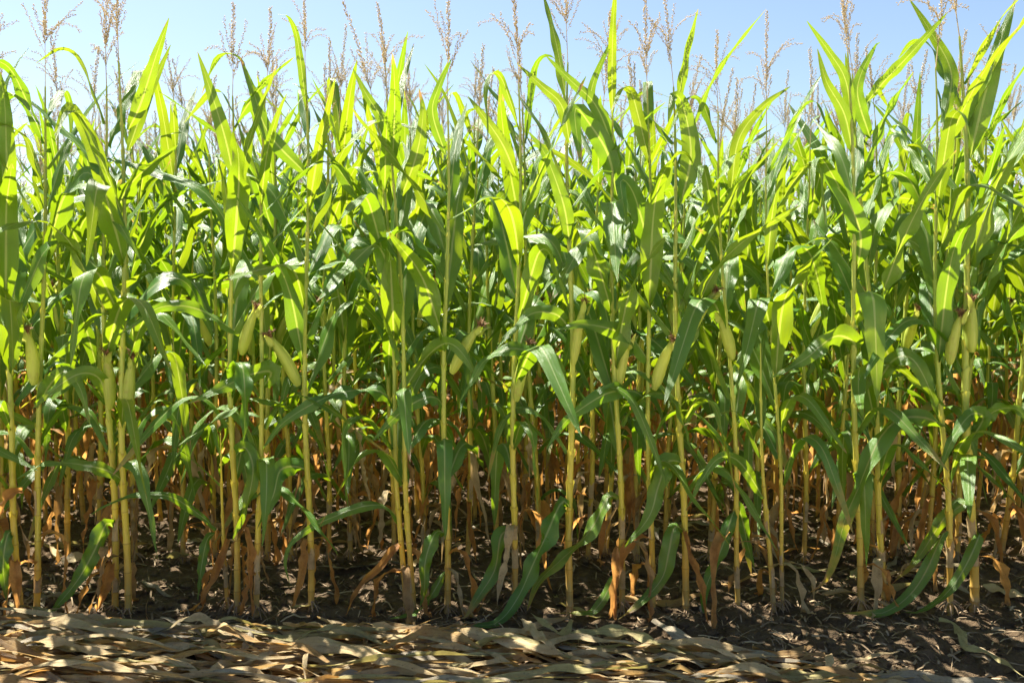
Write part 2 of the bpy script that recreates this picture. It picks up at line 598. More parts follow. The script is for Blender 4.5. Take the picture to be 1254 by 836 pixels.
def make_ear_meshes(seed, L=0.235):
    """husked cob standing along +Z, with brown silk tuft and loose husk tips"""
    rng = np.random.default_rng(seed)
    n, m = 18, 21
    s = np.linspace(0, 1, n)
    prof = np.interp(s, [0, .04, .15, .35, .6, .8, .92, 1.0], [.40, .58, .86, 1, .88, .60, .36, .16]) * rng.uniform(0.0225, 0.0275)
    a = np.linspace(0, 2 * math.pi, m)
    ph = rng.uniform(0, 6.28)
    V = np.zeros((n, m, 3))
    U = np.zeros((n, m, 2))
    for i in range(n):
        lap = ((a + ph + s[i] * 0.7) * 3 / (2 * math.pi)) % 1.0            # three wrapped husks, each with a raised edge
        r = prof[i] * (1 + 0.14 * lap - 0.07) * (1 + 0.02 * np.sin(a * 9 + s[i] * 3))
        cx = 0.012 * math.sin(s[i] * 2.6)
        V[i, :, 0] = np.cos(a) * r + cx
        V[i, :, 1] = np.sin(a) * r
        V[i, :, 2] = s[i] * L
        U[i, :, 0] = a / (2 * math.pi)
        U[i, :, 1] = s[i]
    ear = mesh_from('ear', V.reshape(-1, 3), grid_faces(n, m), U.reshape(-1, 2), ['husk'])
    g = Geo()
    for k in range(46):
        P = arc((rng.normal(0, .004) + 0.006, rng.normal(0, .004), L * 0.95), rng.uniform(0, 6.28), R(rng.uniform(66, 89)),
                R(rng.uniform(-85, 60)), rng.uniform(0.02, 0.055), 6)
        g.add(*tube(P, np.full(6, 0.0013), 3))
    silk = g.mesh('silk', ['silk'])
    tips = []
    for k in range(3):
        az = k * 2.1 + rng.uniform(-.4, .4)
        Vv, F, Uu = natural_leaf(rng, L * 0.80, prof[14] * 0.8, az, rng.uniform(0.045, 0.085), 0.026, R(84), R(rng.uniform(0, 50)), 0.6, 0.6,
                                 segs=8, cols=3, wavy=0.002)
        tips.append(mesh_from('husk_tip', Vv, F, Uu, ['husk']))
    return ear, silk, tips


EARS = [make_ear_meshes(40 + k, 0.225 + 0.014 * (k % 5)) for k in range(8)]


def root_crown_mesh(seed):
    rng = np.random.default_rng(seed)
    g = Geo()
    for k in range(11):
        az = k * 0.571 + rng.uniform(-.2, .2)
        P = arc((math.cos(az) * .010, math.sin(az) * .010, rng.uniform(.03, .055)), az, R(-35), R(-75), rng.uniform(.05, .085), 6)
        P[:, 2] = np.maximum(P[:, 2], -0.03)
        g.add(*tube(P, np.linspace(.0033, .0018, 6), 5))
    return g.mesh('root_crown', ['root'])


ROOTS = [root_crown_mesh(70 + k) for k in range(4)]


# ------------------------------------------------------------------ plants
def add_ear(plant, k, pos, direc):
    ear_me, silk_me, tip_mes = EARS[k % len(EARS)]
    e = link('ear', ear_me, plant)
    q = Vector(direc).to_track_quat('Z', 'X')
    e.matrix_local = Matrix.Translation(Vector(pos)) @ q.to_matrix().to_4x4()
    link('silk', silk_me, e)
    for t in tip_mes:
        link('husk_tip', t, e)
    return e


def add_tassel(plant, k, pos, rz, tilt, scale, split):
    spike, branches = TASSELS[k % len(TASSELS)]
    t = link('tassel', spike, plant)
    t.location = pos
    t.rotation_euler = (tilt[0], tilt[1], rz)
    t.scale = (scale,) * 3
    for b in branches:
        link('tassel_branch', b, t)
    return t


def leaf_set(rng, zs, top, vigour=1.0, face=None):
    """parameters of the green blades of one plant, low to high"""
    phi = rng.uniform(0, 6.28) if face is None else face
    out = []
    n = len(zs)
    for i, z in enumerate(zs):
        t = z / top
        az = phi + i * math.pi + rng.normal(0, 0.6)
        if t < 0.40:
            L, W, th0, bend = rng.uniform(.55, .78), rng.uniform(.060, .085), rng.uniform(50, 70), rng.uniform(80, 140)
            bpos, bw = rng.uniform(.25, .48), rng.uniform(.3, .6)
        elif t < 0.72:
            L, W = rng.uniform(.66, .94), rng.uniform(.082, .112)
            if rng.random() < .30:
                th0, bend, bpos = rng.uniform(58, 76), rng.uniform(5, 40), rng.uniform(.4, .7)
            else:
                th0, bend, bpos = rng.uniform(44, 72), rng.uniform(60, 130), rng.uniform(.30, .62)
            bw = rng.uniform(.16, .55)
        else:
            L, W, th0 = rng.uniform(.46, .72), rng.uniform(.044, .074), rng.uniform(46, 77)
            if i == n - 1:
                L, W = L * .85, W * .8
            bend = rng.uniform(0, 15) if rng.random() < 0.62 else rng.uniform(70, 145)
            bpos, bw = rng.uniform(.45, .75), rng.uniform(.15, .5)
        out.append(dict(z=z, az=az, L=L * vigour, W=W * vigour, th0=R(th0), bend=R(bend), bpos=bpos, bwid=bw,
                        twist=rng.normal(0, 0.8) if t < 0.78 else rng.normal(0, 0.3), sway=rng.normal(0, 0.35 if t < .78 else .12)))
    return out


def plant_nodes(rng, top):
    zs = [0.0, 0.035, 0.10, 0.20, 0.33]
    while zs[-1] < top - 0.17:
        zs.append(zs[-1] + (rng.uniform(0.108, 0.145) if zs[-1] < 1.45 else rng.uniform(0.085, 0.115)))
    return zs


GROUP = 'corn plants growing in the rows of the field'


def build_plant(rng, loc, lean, top, r0, first_leaf, n_dry, ear, roots, hand=(), skip=(), vigour=1.0, segs=18, cols=5,
                tassel_scale=1.0, label=None, aged=0.25, tassel=True, face=None, dry_top=0.75):
    plant = link('corn_plant', None, None, label, 'corn plant', GROUP)
    plant.empty_display_size = 0.1
    M = Matrix.Translation(Vector(loc)) @ Euler(lean).to_matrix().to_4x4()
    plant.matrix_world = M
    inv = np.array(M.inverted())
    nodes = plant_nodes(rng, top)
    ped = top + 0.06
    V, F, U, axis, radius = stalk_geo(rng, nodes + [ped], r0)
    link('stalk', mesh_from('stalk', V, F, U, ['stalk']), plant)
    zs = [z for z in nodes if z >= first_leaf]
    for p in leaf_set(rng, zs, top, vigour, face):
        if any(abs(p['z'] - q) < 0.11 for q in skip):
            continue
        ax = axis(p['z'])
        r = radius(p['z']) * 0.8
        Vv, Ff, Uu = natural_leaf(rng, p['z'], r, p['az'], p['L'], p['W'], p['th0'], p['bend'], p['bpos'], p['bwid'], p['twist'], p['sway'],
                                  segs, cols)
        Vv = Vv + np.array((ax[0], ax[1], 0))
        lo = Vv[:, 2] < 0.015
        Vv[lo, 2] = 0.015
        old = p['z'] < 0.85 and rng.random() < aged
        link('leaf', mesh_from('leaf', Vv, Ff, Uu, ['aging_leaf' if old else 'green_leaf']), plant)
    if roots:
        for zi, z in enumerate(nodes[2:-1]):
            if z < first_leaf - .05 and rng.random() < 0.55:
                continue
            low = z < first_leaf - .05
            h = rng.uniform(.05, .11) if low else rng.uniform(.06, .10)
            n_, m_ = 6, 9
            a0 = rng.uniform(0, 6.28)
            span = rng.uniform(2.2, 4.6) if low else 5.6
            sv = np.linspace(0, 1, n_)
            av = np.linspace(0, span, m_)
            Vs, Us = np.zeros((n_, m_, 3)), np.zeros((n_, m_, 2))
            for q in range(n_):
                zq = z + .004 + h * sv[q] - (0 if low else h)
                ax = axis(zq)
                rr = radius(zq) * (1.07 + (.25 * sv[q] ** 3 if not low else .55 * sv[q] ** 2.5 * rng.uniform(.3, 1)))
                rim = (.014 * np.sin(av * rng.uniform(1.5, 4)) + (rng.normal(0, .006, m_) if low else 0)) * sv[q] ** 4
                Vs[q] = np.stack([ax[0] + np.cos(a0 + av) * rr, ax[1] + np.sin(a0 + av) * rr, zq + rim], 1)
                Us[q, :, 0] = av / 6.28
                Us[q, :, 1] = .2 + .7 * sv[q]
            link('sheath', mesh_from('sheath', Vs.reshape(-1, 3), grid_faces(n_, m_), Us.reshape(-1, 2),
                                     ['straw_leaf' if low else 'stalk']), plant)
    for k in range(n_dry):
        z = rng.uniform(0.16, dry_top)
        Vv, Ff, Uu = withered_leaf(rng, z, radius(z) * 0.8, rng.uniform(0, 6.28), rng.uniform(.3, .66), rng.uniform(.038, .072))
        Vv[:, 2] = np.maximum(Vv[:, 2], 0.012)
        link('dry_leaf', mesh_from('dry_leaf', Vv, Ff, Uu, [('rusty_dry_leaf', 'rusty_dry_leaf', 'ochre_leaf', 'straw_leaf')[rng.integers(0, 4)]]), plant)
    for h in hand:
        Pw = h['P']
        Pl = Pw @ inv[:3, :3].T + inv[:3, 3]
        Bl = h['B'] @ inv[:3, :3].T
        s = np.linspace(0, 1, len(Pl))
        if h.get('dry'):
            fold = np.full(len(s), 0.7)
            wave = (0.014, rng.uniform(3, 5), rng.uniform(0, 6))
        else:
            fold = -(0.35 * (1 - sstep(s / 0.5)) + 0.8 * (1 - sstep(s / 0.10)) + 0.10)
            wave = (0.021 * (h['W'] / .09) ** 1.5 * (0.5 if Pl[0, 2] > 1.5 else 1.0), rng.uniform(2.4, 5.5), rng.uniform(0, 6))
        hw = leaf_width(s, h['W'], h.get('tip', 0.72)) * np.interp(s, [0, .25, 1], [1.25, 1.0, 1.0])
        Vv, Ff, Uu = ribbon(Pl, Bl, hw, 7, fold, wave)
        nm = 'dry_leaf' if h.get('dry') else 'leaf'
        link(nm, mesh_from(nm, Vv, Ff, Uu, [h.get('mat', 'rusty_dry_leaf' if h.get('dry') else 'green_leaf')]), plant)
    for e in ear:
        add_ear(plant, *e)
    if roots:
        rc = link('root_crown', ROOTS[rng.integers(0, 4)], plant)
        rc.rotation_euler = (0, 0, rng.uniform(0, 6.28))
        rc.scale = (rng.uniform(.7, 1.3), rng.uniform(.7, 1.3), rng.uniform(.4, 1.2))
    if tassel:
        ax = axis(ped - 0.005)
        add_tassel(plant, int(rng.integers(0, 100)), ax, rng.uniform(0, 6.28), (rng.normal(0, .06), rng.normal(0, .06)), tassel_scale * rng.uniform(.85, 1.1), True)
    return plant


# ------------------------------------------------------------------ ground
def soil_height(x, y):
    p = Vector((x, y, 0.3))
    h = 0.034 * mnoise.noise(p * 2.3) + 0.026 * mnoise.noise(p * 7.0) + 0.024 * abs(mnoise.noise(p * 15.0)) + 0.016 * abs(mnoise.noise(p * 33.0)) - 0.012
    return h


def make_ground():
    g = Geo()
    x0, x1, y0, y1, d = -4.4, 4.4, 2.4, 7.4, 0.021
    nx, ny = int((x1 - x0) / d) + 1, int((y1 - y0) / d) + 1
    xs, ys = np.linspace(x0, x1, nx), np.linspace(y0, y1, ny)
    V = np.zeros((ny, nx, 3))
    V[:, :, 0] = xs[None]
    V[:, :, 1] = ys[:, None]
    for j in range(ny):
        edge_y = min(1.0, (ys[j] - y0) / 0.3, (y1 - ys[j]) / 0.3)
        for i in range(nx):
            e = max(0.0, min(edge_y, (xs[i] - x0) / 0.3, (x1 - xs[i]) / 0.3))
            V[j, i, 2] = soil_height(xs[i], ys[j]) * e
    g.add(V.reshape(-1, 3), grid_faces(ny, nx), V.reshape(-1, 3)[:, :2])
    # the sheet goes on flat to the horizon around the worked patch
    S = 1500.0
    X, Y = [-S, x0, x1, S], [-S, y0, y1, S]
    Vf = np.array([(x, y, 0.0) for y in Y for x in X])
    Ff = np.array([f for k, f in enumerate(grid_faces(4, 4)) if k != 4])
    g.add(Vf, Ff, Vf[:, :2])
    link('ground', g.mesh('ground', ['soil']), kind='structure', label='dark crumbly field soil between the corn rows', cat='soil')


make_ground()
N = NT('bounce_straw')  # pale straw tone, kept bright so the added strip reflects sunlight
_p = N.n('ShaderNodeNewGeometry').outputs['Position']
_a, _b = N.noise(_p, 2.2, 5.0), N.noise(N.scaled(_p, (9, 60, 1)), 1.0, 5.0, 0.7)
_c = N.mix(N.mr(_a, 0.3, 0.7), (0.56, 0.45, 0.29), (0.66, 0.55, 0.37))
_c = N.mix(N.math('MULTIPLY', N.mr(_b, 0.5, 0.7), 0.6), _c, (0.24, 0.17, 0.10))
N.done(N.bsdf(_c, 0.85, 0.2, N.bump(_b, 0.8, 0.03)))
_V = np.array([(x, y, 0.004) for y in (-30.0, -8.0, 2.39) for x in (-40.0, 0.0, 40.0)])  # unseen flat strip added to bounce fill light onto the plant fronts
link('bounce_strip', mesh_from('bounce_strip', _V, grid_faces(3, 3), _V[:, :2], ['bounce_straw']), None,
     'pale straw-coloured strip added out of view to bounce light onto the corn', 'ground', None, 'structure')

# ------------------------------------------------------------------ front row, read off the photograph
ROWS_Y0, ROW_GAP = 3.77, 0.75


def row_y(k, x):
    return ROWS_Y0 + ROW_GAP * k + 0.018 * x


# base x (photo px), x where the cane crosses y = 480, cane radius, stalk height, first natural leaf height
FRONT = [
    (26, 9, .0135, 2.15, 0.48, 'corn plant with leaning yellow cane and a leaf hanging beside pale ear, at frame edge'),
    (45, 47, .013, 2.20, 0.63, ''),
    (141, 133, .0135, 2.20, 0.53, ''),
    (157, 155, .0145, 2.28, 0.53, ''),
    (279, 268, .009, 0.75, 0.30, ''),
    (290, 287, .0135, 2.15, 0.43, ''),
    (314, 319, .0125, 2.15, 0.48, ''),
    (381, 377, .0135, 2.28, 0.48, ''),
    (498, 483, .0115, 2.05, 0.43, ''),
    (507, 494, .0120, 2.15, 0.48, ''),
    (548, 547, .0135, 2.15, 0.43, ''),
    (630, 632, .0130, 2.20, 0.43, ''),
    (698, 698, .0150, 2.30, 0.48, ''),
    (762, 755, .0130, 2.20, 0.48, ''),
    (799, 796, .0125, 2.15, 0.48, ''),
    (840, 833, .0145, 2.20, 0.53, ''),
    (904, 894, .0110, 2.10, 0.43, ''),
    (947, 934, .0110, 1.15, 0.45, ''),
    (958, 949, .0085, 2.05, 0.48, ''),
    (1054, 1046, .0140, 2.40, 0.53, ''),
    (1084, 1072, .0140, 2.35, 0.53, ''),
    (1163, 1157, .0130, 2.35, 0.48, ''),
    (1193, 1187, .0185, 2.48, 0.53, ''),
]
FRONT_LABELS = [
    'corn plant with cane slanting out past the frame edge, long leaf hanging low beside it',
    'corn plant bearing a long pale upright ear just above a bare straw-coloured cane',
    'corn plant with a folded green leaf trailing from its cane down to the leaf heap',
    'thick straight corn plant beside the trailing-leaf plant, its upright ear pressed to the cane',
    'stunted thin corn plant without tassel, one leaf arching sideways over the soil',
    'corn plant right behind the stunted one, its ear tilting away from the cane',
    'slender corn plant with a dark broad leaf folded back towards its earless cane',
    'corn plant with a fat ear jutting sideways and a broad low leaf folded over',
    'thin corn plant of the leaning pair, a narrow low leaf arching far out from it',
    'slanting corn plant leaning close along the thin cane with the narrow arching leaf',
    'corn plant with a plump ear jutting out and two low leaves curling to the soil',
    'corn plant with its ear upright along the cane and one wavy leaf on the soil',
    'sturdy corn plant with the widest low leaf, running down onto the leaf heap',
    'corn plant with two low leaves bending away behind the widest low leaf',
    'corn plant with an ear jutting out between two straight bare canes',
    'corn plant with a tilted brown-tipped ear and a long low leaf bent to the ground',
    'thin corn plant with one narrow blade hanging straight down to the soil',
    'short tufted corn plant without tassel beside a very thin cane',
    'very thin bare-caned corn plant standing against the short tufted one',
    'tall corn plant with a broad pale leaf held out level at ear height',
    'tall corn plant beside the one with the level leaf, slanting cane and no ear',
    'corn plant with a pale ear and a leaf sweeping along the soil beneath its neighbours',
    'thickest corn plant, long brown-stained ear up its cane and splayed roots at its foot',
]

# prominent blades: owner, polyline in photo pixels with depth offset towards the camera, width (m), roll (deg) start/end
HAND = [
    (4, [(266, 647, 0), (231, 620, .05), (205, 607, .10), (168, 606, .14), (132, 617, .16), (109, 632, .16)], .045, 55, 20),
    (2, [(141, 650, 0), (131, 640, .03), (116, 673, .08), (97, 707, .10), (76, 734, .12), (54, 760, .12)], .085, 10, -15),
    (4, [(264, 652, 0), (254, 660, .03), (247, 692, .06), (242, 734, .07)], .05, 0, 20),
    (7, [(379, 577, 0), (362, 571, .05), (343, 576, .10), (334, 608, .13), (315, 647, .14)], .095, 10, -25),
    (8, [(491, 639, 0), (473, 620, .04), (447, 619, .08), (415, 630, .12), (384, 644, .14), (357, 665, .15), (349, 690, .15), (355, 715, .15)], .048, 50, 10),
    (10, [(547, 652, 0), (533, 652, .04), (521, 686, .08), (520, 718, .09), (514, 744, .09)], .075, 5, 30),
    (10, [(545, 700, 0), (522, 737, .06), (495, 762, .12), (478, 772, .15)], .05, 20, 50),
    (11, [(630, 650, 0), (614, 655, .05), (606, 697, .09), (586, 730, .12), (565, 763, .15)], .085, 5, -20),
    (12, [(699, 622, 0), (688, 614, .05), (670, 652, .10), (649, 699, .13), (636, 728, .15), (618, 754, .18), (596, 768, .20), (570, 772, .20)], .105, 5, 40),
    (13, [(760, 612, 0), (745, 608, .04), (728, 641, .08), (709, 665, .10), (686, 686, .12), (659, 713, .12), (645, 748, .13)], .085, 10, 40),
    (15, [(838, 566, 0), (818, 566, .05), (806, 596, .10), (795, 632, .12), (765, 670, .13)], .10, 10, -20),
    (15, [(840, 650, 0), (826, 645, .04), (819, 676, .08), (811, 707, .09), (788, 734, .12), (757, 758, .15)], .085, 0, 30),
    (13, [(760, 695, 0), (754, 702, .03), (736, 737, .08), (712, 758, .10), (673, 762, .10)], .05, 30, 60),
    (16, [(901, 622, 0), (896, 632, .04), (886, 665, .07), (873, 697, .09), (862, 730, .10), (864, 766, .10)], .075, 10, -15),
    (16, [(903, 615, 0), (910, 640, -.04), (916, 668, -.06), (924, 694, -.08)], .06, -10, 20),
    (21, [(1160, 522, 0), (1132, 511, .06), (1102, 513, .12), (1080, 532, .16), (1064, 565, .18), (1050, 600, .19), (1036, 632, .18), (1023, 681, .17), (1011, 712, .16), (990, 726, .15)], .105, 35, -10),
    (21, [(1164, 650, 0), (1154, 655, .03), (1134, 699, .06), (1116, 726, .08), (1092, 745, .10), (1060, 755, .10), (1013, 752, .10)], .065, 5, 45),
    (22, [(1196, 662, 0), (1200, 653, .04), (1187, 684, .08), (1166, 718, .11), (1139, 742, .12), (1102, 755, .12)], .06, 10, 40),
    (21, [(1165, 628, 0), (1180, 616, -.05), (1158, 632, -.10), (1123, 684, -.12), (1092, 715, -.12)], .07, 0, 20),
    (3, [(155, 592, 0), (140, 580, .05), (122, 573, .09), (87, 567, .14), (53, 568, .16), (21, 586, .17)], .065, 55, 25),
    (0, [(18, 650, 0), (9, 655, .04), (4, 690, .07), (8, 735, .08)], .07, 0, 25),
    (6, [(288, 405, -.01), (262, 388, .06), (241, 378, .12), (214, 374, .16), (188, 380, .19), (150, 408, .20)], .07, 50, 20),
    (6, [(319, 478, 0), (332, 456, .06), (305, 459, .14), (265, 478, .19), (230, 494, .21)], .095, 10, -10),
    (2, [(133, 495, 0), (122, 464, .06), (100, 457, .12), (72, 472, .15), (40, 500, .16)], .08, 15, -15),
    (8, [(484, 498, 0), (468, 480, .06), (438, 477, .12), (398, 487, .17), (350, 515, .20), (322, 549, .21)], .09, 40, 10),
    (10, [(546, 505, 0), (535, 487, .05), (515, 489, .10), (487, 508, .13), (455, 541, .15)], .08, 35, 5),
    (14, [(796, 500, 0), (780, 480, .05), (748, 480, .12), (715, 498, .16), (691, 518, .18), (669, 550, .19)], .09, 30, 0),
    (14, [(795, 442, 0), (775, 415, .06), (745, 402, .12), (711, 397, .16), (680, 404, .18)], .095, 45, 30),
    (12, [(698, 402, 0), (681, 385, .05), (654, 383, .10), (631, 400, .13), (609, 426, .15)], .075, 35, 10),
    (12, [(697, 470, 0), (675, 440, .05), (648, 430, .10), (621, 427, .14), (594, 441, .17), (577, 468, .18), (563, 492, .18)], .08, 40, 5),
    (19, [(1048, 440, 0), (1046, 420, .06), (1022, 412, .13), (985, 440, .18), (945, 462, .20)], .105, 15, -10),
    (22, [(1190, 530, 0), (1215, 505, .06), (1243, 500, .12), (1262, 520, .15)], .08, 30, 0),
    (17, [(936, 610, 0), (905, 565, .06), (880, 561, .12), (858, 590, .15), (840, 625, .16)], .06, 25, 0),
    (22, [(1188, 540, 0), (1204, 512, .05), (1188, 508, .12), (1165, 540, .15), (1150, 580, .16)], .08, 10, -15),
    (9, [(494, 480, 0), (520, 440, -.05), (548, 420, .04), (572, 440, .10), (590, 480, .12)], .085, 25, 0),
    (1, [(46, 500, 0), (62, 470, .06), (80, 455, .10), (98, 475, .13), (110, 520, .14)], .075, 10, 20),
    (20, [(1074, 470, 0), (1095, 440, .08), (1118, 440, .14), (1140, 480, .16), (1150, 520, .16)], .09, 10, 20),
    (22, [(1188, 195, 0), (1203, 128, .06), (1224, 55, .10), (1246, -8, .12)], .105, 10, -30),
    (20, [(1060, 128, 0), (1083, 100, .03), (1115, 66, .08), (1160, 16, .12)], .062, 30, 15),
    (21, [(1156, 150, 0), (1165, 90, -.05), (1140, 40, -.08), (1113, -2, -.12)], .066, 20, 0),
    (19, [(1044, 160, 0), (1036, 100, .04), (1014, 62, .07), (988, 26, .10)], .058, 15, 0),
    (19, [(1045, 190, 0), (1034, 140, .04), (1012, 100, .07), (1001, 60, .08)], .066, 10, -15),
    (20, [(1066, 170, 0), (1050, 110, .05), (1070, 60, .07), (1078, 52, .08)], .07, 5, 20),
    (3, [(157, 160, 0), (172, 128, .04), (190, 72, .08), (207, 22, .10)], .072, 15, 0),
    (3, [(157, 185, 0), (180, 120, -.05), (196, 85, -.08), (209, 55, -.10)], .056, 10, 0),
    (5, [(286, 215, 0), (276, 170, .04), (260, 118, .08), (242, 64, .10)], .075, 10, -10),
    (7, [(377, 215, 0), (330, 165, .06), (310, 112, .08), (294, 70, .09)], .075, 10, 0),
    (13, [(752, 200, 0), (738, 150, .03), (724, 112, .05), (752, 42, .06)], .052, 20, 0),
    (13, [(755, 190, 0), (730, 130, .06), (700, 100, .10), (668, 68, .12)], .072, 20, 5),
    (12, [(698, 175, 0), (688, 130, .04), (664, 106, .07), (633, 78, .09)], .058, 25, 10),
    (10, [(546, 190, 0), (530, 140, .05), (536, 110, .07), (553, 72, .08)], .055, 10, 0),
    (11, [(632, 215, 0), (616, 178, .05), (596, 148, .08), (573, 118, .10)], .07, 15, 0),
    (8, [(484, 190, 0), (470, 150, .04), (450, 118, .07), (432, 84, .08)], .06, 15, 0),
    (9, [(492, 240, 0), (510, 190, .04), (518, 140, .06), (513, 108, .07)], .07, 5, 10),
    (15, [(834, 250, 0), (846, 190, .06), (838, 135, .10), (826, 116, .16), (818, 150, .20)], .098, 0, 0),
    (13, [(756, 240, 0), (745, 190, .06), (722, 152, .11), (704, 135, .17), (712, 205, .20)], .10, 0, 0),
    (16, [(896, 230, 0), (905, 170, .03), (935, 130, .06), (968, 106, .08)], .065, 25, 10),
    (19, [(1050, 330, 0), (1054, 290, .06), (1040, 250, .12), (1012, 215, .15), (990, 200, .17)], .105, 5, 0),
    (0, [(10, 250, 0), (8, 190, .05), (5, 120, .09), (-6, 75, .1)], .085, 0, 15),
    (2, [(134, 250, 0), (118, 190, .05), (100, 150, .08), (84, 130, .14), (66, 165, .17)], .085, 20, 0),
    (12, [(698, 300, 0), (690, 250, .06), (668, 190, .10), (646, 160, .12)], .075, 10, 0),
    (14, [(797, 330, 0), (790, 285, .06), (775, 235, .12), (760, 222, .18), (768, 275, .21)], .10, 0, 10),
    (5, [(288, 560, 0), (300, 548, .05), (310, 575, .10), (300, 625, .12), (285, 660, .12)], .08, 5, -20),
]
HAND_DRY = [
    (4, [(280, 660, 0), (268, 690, .05), (253, 728, .08), (221, 763, .10)], .05, 20, 60),
    (8, [(492, 664, 0), (480, 676, .05), (465, 694, .07), (441, 718, .09), (423, 756, .10)], .05, 20, 50),
    (7, [(375, 660, 0), (372, 690, .05), (365, 720, .06), (357, 752, .06)], .055, 0, 40),
    (2, [(137, 690, 0), (131, 705, .04), (124, 735, .06), (116, 756, .06)], .07, 0, 30),
    (6, [(312, 690, 0), (306, 715, .03), (298, 742, .05), (292, 762, .06)], .05, 0, 40),
    (0, [(27, 600, 0), (14, 605, .04), (3, 625, .06), (-8, 655, .06)], .06, 20, 30),
]
FRONT_EARS = {1: [(42, 471, 28, 385)], 3: [(157, 508, 163, 440)], 5: [(296, 434, 316, 377)], 7: [(366, 472, 327, 410)],
              10: [(553, 457, 589, 400)], 11: [(632, 491, 650, 421)], 12: [(702, 446, 716, 380)], 13: [(757, 474, 770, 425)],
              14: [(801, 477, 824, 422)], 15: [(839, 417, 872, 366)], 2: [(135, 500, 131, 446)],
              21: [(1163, 446, 1179, 385)], 22: [(1190, 431, 1192, 340)], 16: [(897, 440, 880, 390)]}
NATURAL_EARS = (2, 16, 20, 13)


def hand_leaf(spec, Y, dry=False):
    own, pts, W, r0, r1 = spec
    P = spline([at(px, py, Y - dz) for px, py, dz in pts], 26)
    P[:, 2] = np.maximum(P[:, 2], 0.03)
    T = norm(np.gradient(P, axis=0))
    view = norm(P - np.array((0, 0, CAM_H)))
    B = norm(np.cross(T, view))                      # blade seen broadside, then rolled about its own midrib
    Nn = np.cross(T, B)
    roll = (np.radians(np.linspace(r0, r1, len(P))) + (0.55 if pts[0][1] > 350 else 0.12) * np.sin(np.linspace(0, 5.5, len(P)) + own * 1.3 + W * 90))[:, None]
    B = B * np.cos(roll) + Nn * np.sin(roll)
    d = dict(P=P, B=B, W=W)
    if dry:
        d['dry'] = True
    elif P[-1, 2] < 0.25 and own % 2:
        d['mat'] = 'aging_leaf'
    return d


rng = np.random.default_rng(7)
count = 0
for i, (bx, mx, r0, top, first, _) in enumerate(FRONT):
    X0 = at(bx, 755, ROWS_Y0)[0]
    Y = row_y(0, X0) + (0.02 if i % 3 else -0.01) + (0.05 if i in (4, 18, 20) else 0)
    b = at(bx, 755, Y)
    m = at(mx, 480, Y)
    lean_x = math.atan2(m[0] - b[0], m[2])
    loc = (b[0], Y, 0.0)
    lean = (R(rng.normal(0, 0.7)), lean_x, 0)
    hands = [hand_leaf(h, Y) for h in HAND if h[0] == i] + [hand_leaf(h, Y, True) for h in HAND_DRY if h[0] == i]
    skip = [float(h['P'][0][2]) for h in hands if not h.get('dry')]
    M = Matrix.Translation(Vector(loc)) @ Euler(lean).to_matrix().to_4x4()
    ears = []
    for k, (ax_, ay_, tx_, ty_) in enumerate(FRONT_EARS.get(i, [])):
        p0 = Vector(at(ax_, ay_, Y - 0.015))
        p1 = Vector(at(tx_, ty_, Y - 0.05))
        inv = M.inverted()
        a_, c_ = inv @ p0, inv @ p1
        ears.append((i, a_, (c_ - a_).normalized()))
    small = i in (4, 17)
    build_plant(rng, loc, lean, top + (0 if small else (.06 if i < 19 else 0)), r0, first, int(1 + i % 3), ears, True, hands, skip,
                vigour=0.62 if small else 1.0, segs=24, cols=7, tassel_scale=1.0 if i < 19 else 1.08,
                label=FRONT_LABELS[i], tassel=not small, dry_top=0.4, face=-math.pi / 2 + rng.normal(0, .75))
    count += 1

# ------------------------------------------------------------------ second row, canes read off the photograph too
SECOND = [-30, 8, 88, 124, 171, 226, 262, 327, 362, 405, 428, 484, 520, 573, 608, 660, 720, 741, 780, 815, 868, 925,
          984, 1030, 1065, 1105, 1135, 1172, 1232, 1262]
ORD = ['front', 'second', 'third', 'fourth', 'fifth', 'sixth', 'seventh', 'eighth']


def row_label(k, has_ear, n_dry, top):
    size = 'tall ' if top > 2.26 else ('short ' if top < 2.12 else '')
    return '%scorn plant in the %s row, %s, %s rusty dry leaves low down' % (
        size, ORD[k], 'one husked ear' if has_ear else 'no ear', 'many' if n_dry >= 6 else 'some')


def random_ear(rng, top):
    z = rng.uniform(1.0, 1.28)
    az = rng.uniform(0, 6.28)
    t = R(rng.uniform(8, 32))
    d = (math.sin(t) * math.cos(az), math.sin(t) * math.sin(az), math.cos(t))
    return (int(rng.integers(0, 99)), Vector((0.016 * math.cos(az), 0.016 * math.sin(az), z)), Vector(d))


for bx in SECOND:
    Y = ROWS_Y0 + ROW_GAP + rng.normal(0, .025)
    b = at(bx, 690, Y)
    Y = row_y(1, b[0]) + rng.normal(0, .02)
    has_ear = rng.random() < 0.65
    nd = int(rng.integers(4, 10))
    top = rng.uniform(2.0, 2.3) + 0.05 * (b[0] > 1.5)
    build_plant(rng, (b[0], Y, 0), (R(rng.normal(0, 1.6)), R(rng.normal(0, 1.6)), 0), top + .03, rng.uniform(.0115, .0145), rng.uniform(.22, .5), nd,
                [random_ear(rng, top)] if has_ear else [], True, segs=16, cols=5, label=row_label(1, has_ear, nd, top), aged=0.3, face=-math.pi / 2 + rng.normal(0, 1.0))
    count += 1

# ------------------------------------------------------------------ rows behind: a set of grown plants, copied as individuals
protos = []
for k in range(22):
    has_ear = k % 3 != 2
    nd = 5 + k % 5
    top = 2.06 + 0.30 * ((k * 7) % 22) / 21
    p = build_plant(rng, (0, 0, 0), (0, 0, 0), top, rng.uniform(.0115, .0145), rng.uniform(.4, .62), nd,
                    [random_ear(rng, top)] if has_ear else [], False, segs=13, cols=5, label='x', dry_top=0.9)
    protos.append([p, has_ear, nd, top, False])


def copy_tree(o, parent=None):
    c = o.copy()
    COL.objects.link(c)
    c.parent = parent
    for ch in o.children:
        copy_tree(ch, c)
    return c


